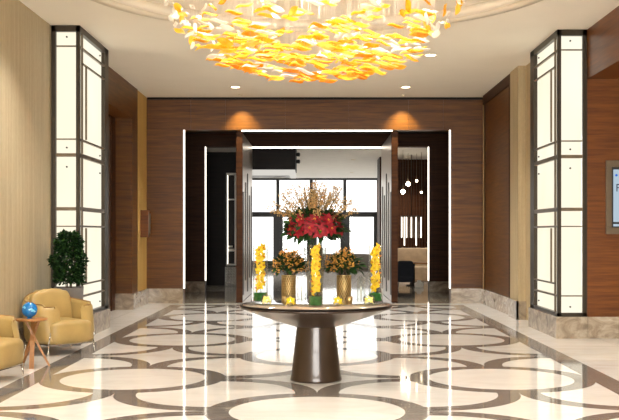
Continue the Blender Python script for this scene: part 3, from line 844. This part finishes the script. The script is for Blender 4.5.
# side table with crossed legs
t = thing('side_table', 'small round oak side table with splayed crossing legs', 'side table', (-3.33, 11.65, 0))
bm = BM(); lathe(bm, [(.17, .535), (.185, .54), (.185, .56), (.01, .563)], 40); obj('tabletop', bm, 'oak', t)
for (a, b2) in (((.06, -.2), (.0, .08)), ((.2, .05), (-.06, -.02)), ((-.14, .1), (.08, .02))):
    bm = BM()
    p = Vector((a[0], a[1], 0)); q = Vector((b2[0], b2[1], .538)); d = (q - p)
    s = Vector((d.y, -d.x, 0)); s = s.normalized() * .026; w = d.cross(s).normalized() * .014
    vs = [bm.verts.new(c + i * s + j * w) for c in (p, q) for i, j in ((-1, -1), (1, -1), (1, 1), (-1, 1))]
    for v_ in vs[:4]: v_.co.z = 0
    for v_ in vs[4:]: v_.co.z = .537
    for f in ((3, 2, 1, 0), (4, 5, 6, 7), (0, 1, 5, 4), (1, 2, 6, 5), (2, 3, 7, 6), (3, 0, 4, 7)): bm.faces.new([vs[i] for i in f])
    obj('leg', bm, 'oak', t)
# blue globe
g = thing('globe', 'small glossy blue globe on the oak side table', 'globe', (-3.34, 11.62, .563))
bm = BM(); lathe(bm, [(.035, 0), (.035, .006), (.02, .012)], 20); obj('base', bm, 'blue', g)
bm = BM(); sphere(bm, (0, 0, .10), .09, 32, 20); obj('sphere', bm, 'blue', g)
bm = BM()
for (a, e, L) in ((-1.25, .1, .05), (-.95, -.1, .035), (-2.3, .4, .05)):
    bm.free(); bm = BM()
    for k in range(3):
        a2 = a + .17 * k; e2 = e + .09 * math.sin(k * 2.1)
        n0 = Vector((math.cos(a2) * math.cos(e2), math.sin(a2) * math.cos(e2), math.sin(e2)))
        u = n0.cross(Vector((0, 0, 1))).normalized(); w = u.cross(n0)
        vs = [bm.verts.new(Vector((0, 0, .10)) + ((n0 * .0908 + u * math.cos(q) * .016 + w * math.sin(q) * .009).normalized()) * .0908) for q in [i * PI / 4 for i in range(8)]]
        bm.faces.new(vs[::-1])
    o = obj('continent', bm, 'globe_land', g); bm = BM()
bm.free()

# potted tree
pp = thing('potted_tree', 'dense green potted tree in a square taupe planter', 'potted plant', (-3.47, 13.98, 0), R(12))
bm = BM(); w0, w1 = .17, .2
for (a, z) in ():
    pass
rings = []
for w_, z in ((w0, 0), (w1, .8), (w1 - .025, .8), (w1 - .03, .74)):
    rings.append([bm.verts.new((sx * w_, sy * w_, z)) for sx, sy in ((-1, -1), (1, -1), (1, 1), (-1, 1))])
for a, b2 in zip(rings, rings[1:]):
    for i in range(4): bm.faces.new((a[i], a[(i + 1) % 4], b2[(i + 1) % 4], b2[i]))
bm.faces.new(rings[0][::-1]); obj('planter', bm, 'planter', pp)
bm = BM(); box(bm, -.17, .17, -.17, .17, .70, .765); obj('soil', bm, 'soil', pp)
rg = random.Random(5)
bm = BM()
for i in range(6):
    a = i * 1.05; tube(bm, [(.03 * math.cos(a), .03 * math.sin(a), .76), (.06 * math.cos(a), .06 * math.sin(a), 1.05), (.12 * math.cos(a), .12 * math.sin(a), 1.4)], .009, 6, r1=.004)
obj('stems', bm, 'bark', pp)
bm = BM()
for i in range(3600):
    z = rg.uniform(.86, 1.56); q = (z - .88) / .68
    rr = (.18 + .035 * math.sin(PI * min(1, q * 1.05))) * (1 - .45 * q ** 5) * (1 + .13 * math.sin(z * 21 + 2))
    a = rg.uniform(0, 2 * PI); f = rg.uniform(.15, 1.0) ** .6
    p = Vector((rr * f * math.cos(a), rr * f * math.sin(a), z))
    if p.x * math.cos(R(12)) - p.y * math.sin(R(12)) < -.3: continue
    d = Vector((math.cos(a), math.sin(a), rg.uniform(-.6, .9))) + Vector((rg.gauss(0, .4), rg.gauss(0, .4), 0))
    blade(bm, p, d, Vector((rg.gauss(0, .5), rg.gauss(0, .5), 1)), rg.uniform(.045, .08), .036, curl=.2, mi=(i % 3 == 0), n=3)
obj('foliage', bm, ['green_dark', 'green'], pp)

# wall panel on gold strip
t = thing('wall_lantern', 'small brown wooden wall box on the gold papered strip', 'wall lamp', (-3.78, 21.5, 1.52))
bm = BM(); box(bm, 0, .17, -.1, .12, -.05, .53); obj('housing', bm, 'wood_red', t)
bm = BM(); box(bm, .17, .19, -.07, .09, .02, .46); obj('face_plate', bm, 'bronze_light', t, 'grey face plate')
# screen
t = thing('wall_screen', 'framed blue lit display screen on the right wood wall', 'screen', (4.27, 14.8, 1.54))
bm = BM()
for a in ((0, .75, -.05, 0, 0, .1), (0, .75, -.05, 0, .99, 1.09), (0, .08, -.05, 0, .1, .99), (.67, .75, -.05, 0, .1, .99)): box(bm, *a)
bevel(obj('frame', bm, 'bronze_light', t), .004)
bm = BM(); box(bm, .08, .67, -.035, -.001, .1, .99); obj('screen_bezel', bm, 'black', t)
bm = BM(); box(bm, .105, .65, -.038, -.035, .18, .955); d = obj('screen_face', bm, 'screen', t)
bm = BM(); lathe(bm, [(.018, 0), (.018, .002)], 16); q = obj('screen_logo', bm, 'screen_blue', t); q.location = (.15, -.038, .87); q.rotation_euler = (R(90), 0, 0)
bm = BM(); box(bm, .15, .165, -.0405, -.038, .63, .74); box(bm, .165, .20, -.0405, -.038, .725, .74); box(bm, .165, .20, -.0405, -.038, .68, .692); obj('screen_text', bm, 'screen_dark', t)
bm = BM(); box(bm, .105, .65, -.038, -.035, .115, .15); obj('screen_footer', bm, 'screen', t)

# ================================================================ LOUNGE FURNISHING
t = thing('bar_canopy', 'dark hanging canopy with glowing lower rim, left in the lounge', 'canopy', (0, 0, 0))
bm = BM(); box(bm, -2.15, -.60, 28, 29.6, 3.34, 3.99); obj('canopy_body', bm, 'wood_black', t)
bm = BM(); box(bm, -2.15, -.62, 28.02, 28.1, 3.18, 3.34); box(bm, -.78, -.62, 28.1, 29.6, 3.18, 3.34); obj('canopy_rim', bm, 'rim_glow', t)  # emission on the rim gives it the brightness of the lit underside
bm = BM(); box(bm, -2.15, -.78, 28.1, 29.6, 3.2, 3.34); obj('canopy_underside', bm, 'bronze', t)
for i, z in enumerate((3.8, 3.6)):
    bm = BM(); lathe(bm, [(.05, 0), (.06, .1), (.03, .12)], 14); o = obj('spotlight', bm, 'black', t); o.location = (-.60, 28.5, z); o.rotation_euler = (0, R(90), 0)
t = thing('display_frame', 'tall glowing narrow shelf frame on the left lounge partition', 'shelf', (-2.70, 29.7, .6))
bm = BM()
for a in ((0, .04, 0, .3, 0, 2.75), (.25, .29, 0, .3, 0, 2.75), (.04, .25, 0, .3, 2.7, 2.75), (.04, .25, 0, .3, 0, .04)): box(bm, *a)
obj('frame', bm, 'white_plaster', t)
for z in (.42, 1.95):
    bm = BM(); box(bm, .04, .25, .02, .3, z, z + .03); obj('shelf_board', bm, 'white_plaster', t)
bm = BM(); box(bm, .04, .055, .0, .02, .05, 2.68); obj('edge_light', bm, 'led', t)
for i in range(3):
    bm = BM(); box(bm, 0, .17 - .02 * i, 0, .2, 0, .045); o = tag(obj('book', bm, 'book_white' if i != 1 else 'book_dark'), ('bottom pale', 'middle dark', 'top pale')[i] + ' book in the small stack on the glowing shelf', 'book', 'books on the glowing shelf'); o.location = (-2.65, 29.72, .6 + .45 + .046 * i)
t = thing('lattice_screen', 'low pierced lattice panel below the glowing shelf', 'screen', (-2.72, 29.4, 0))
bm = BM(); box(bm, 0, .42, .03, .06, 0, .58)
obj('backing', bm, 'black', t)
bm = BM()
for i in range(5):
    for j in range(7):
        x, z = .05 + i * .08, .05 + j * .08
        for s in (-1, 1): tube(bm, [(x - .035, .015, z - s * .035), (x + .035, .015, z + s * .035)], .0095, 4)
obj('lattice', bm, 'lattice', t)
# dining nook on the right
def pend(x, y, z, label, r=.035, glow='spark'):
    t = thing('pendant_lamp', label, 'pendant lamp', (x, y, z), 0, 'small glowing pendants in the nook')
    bm = BM(); sphere(bm, (0, 0, 0), r, 14, 10); obj('bulb', bm, glow, t)
    bm = BM(); tube(bm, [(0, 0, r), (0, 0, 3.99 - z)], .006, 5); obj('cord', bm, 'bronze_light', t)
pend(2.76, 30.3, 3.05, 'upper bright pendant bulb seen through right doorway', .06)
pend(2.52, 29.3, 2.77, 'lower bright pendant bulb seen through right doorway', .06)
pend(3.05, 30.6, 3.16, 'small dim pendant right of the bright bulbs', .035, 'lamp')
pend(3.12, 29.9, 2.78, 'small pendant beside the right jamb', .03, 'lamp')
t = thing('tube_chandelier', 'cluster of vertical glass tubes above the nook table', 'lamp', (2.93, 31, 0))
bm = BM(); box(bm, -.33, .33, -.12, .12, 2.06, 2.1); obj('canopy', bm, 'bronze', t)
bm = BM(); tube(bm, [(0, 0, 2.1), (0, 0, 3.99)], .01, 6); obj('rod', bm, 'bronze', t)
for i in range(9):
    bm = BM(); x = -.3 + i * .075; zz = 1.18 if i in (1, 6) else 1.42
    lathe(bm, [(.016, zz), (.016, 2.06)], 10, (x, .05 * (-1) ** i, 0)); obj('glass_tube', bm, 'tube_glow' if i % 2 == 0 or i in (1, 6) else 'bronze_light', t)
t = thing('banquette', 'tan upholstered banquette against the ribbed wall', 'bench', (3.2, 32.5, 0))
bm = BM(); superell(bm, (0, 0, .25), (.9, .35, .25), .25); obj('seat', bm, 'tan_fabric', t)
bm = BM(); superell(bm, (0, .27, .72), (.9, .1, .36), .25); obj('backrest', bm, 'tan_fabric', t)
t = thing('nook_table', 'dining table with pale top in the right nook', 'table', (2.85, 29.6, 0))
bm = BM(); box(bm, -.5, .5, -.4, .4, .66, .7); bevel(obj('tabletop', bm, 'oak', t), .01)
bm = BM(); lathe(bm, [(.22, 0), (.22, .02), (.05, .05), (.05, .66)], 24); obj('pedestal', bm, 'black', t)
t = thing('lounge_chair', 'dark blue upholstered chair at the nook table', 'chair', (2.5, 28.6, 0))
bm = BM(); superell(bm, (0, 0, .28), (.25, .25, .12), .4); obj('seat', bm, 'black_fabric', t)
def tilt(p): q = p.copy(); q.y -= .15 * p.z; return q
bm = BM(); superell(bm, (0, -.2, .5), (.25, .07, .28), .4, fn=tilt); obj('backrest', bm, 'black_fabric', t)
for sx in (-1, 1):
    for sy in (-1, 1):
        bm = BM(); tube(bm, [(sx * .2, sy * .2, 0), (sx * .18, sy * .18, .2)], .015, 6); obj('leg', bm, 'black', t)
bm = BM(); lathe(bm, [(.12, 0), (.14, .1), (.06, .16), (.06, .2)], 20); o = tag(obj('white_stool', bm, 'white_plaster'), 'low white stool base under the nook table edge', 'stool'); o.location = (2.95, 28.9, 0)
# low lounge sofa in front of the far windows
t = thing('low_sofa', 'long low grey sofa before the lounge windows', 'sofa', (.9, 41, 0))
bm = BM(); superell(bm, (0, 0, .22), (1.3, .45, .22), .22); obj('seat', bm, 'planter', t)
bm = BM(); superell(bm, (0, -.35, .45), (1.3, .12, .28), .22); obj('backrest', bm, 'planter', t)

# ================================================================ LIGHT
w = bpy.data.worlds.new('world'); S.world = w; w.use_nodes = True
nt = w.node_tree; bg = nt.nodes['Background']
# overcast sky, boosted behind the viewer to light the hall
tc = nt.nodes.new('ShaderNodeTexCoord'); sp = nt.nodes.new('ShaderNodeSeparateXYZ'); mr = nt.nodes.new('ShaderNodeMapRange')
nt.links.new(tc.outputs['Generated'], sp.inputs[0]); nt.links.new(sp.outputs[1], mr.inputs[0])
mr.inputs[1].default_value = -.3; mr.inputs[2].default_value = .3; mr.inputs[3].default_value = 13.0; mr.inputs[4].default_value = 1.3
nt.links.new(mr.outputs[0], bg.inputs[1]); bg.inputs[0].default_value = (1, .975, .94, 1)
light('entrance_portal', 'AREA', (.1, YR + .1, 2.2), 1, (1, 1, 1), rot=(R(90), 0, 0), shape='RECTANGLE', size=7.4, size_y=4).data.cycles.is_portal = True
light('lounge_portal', 'AREA', (0, 43.8, 2.0), 1, (1, 1, 1), rot=(R(-90), 0, 0), shape='RECTANGLE', size=13, size_y=3.7).data.cycles.is_portal = True
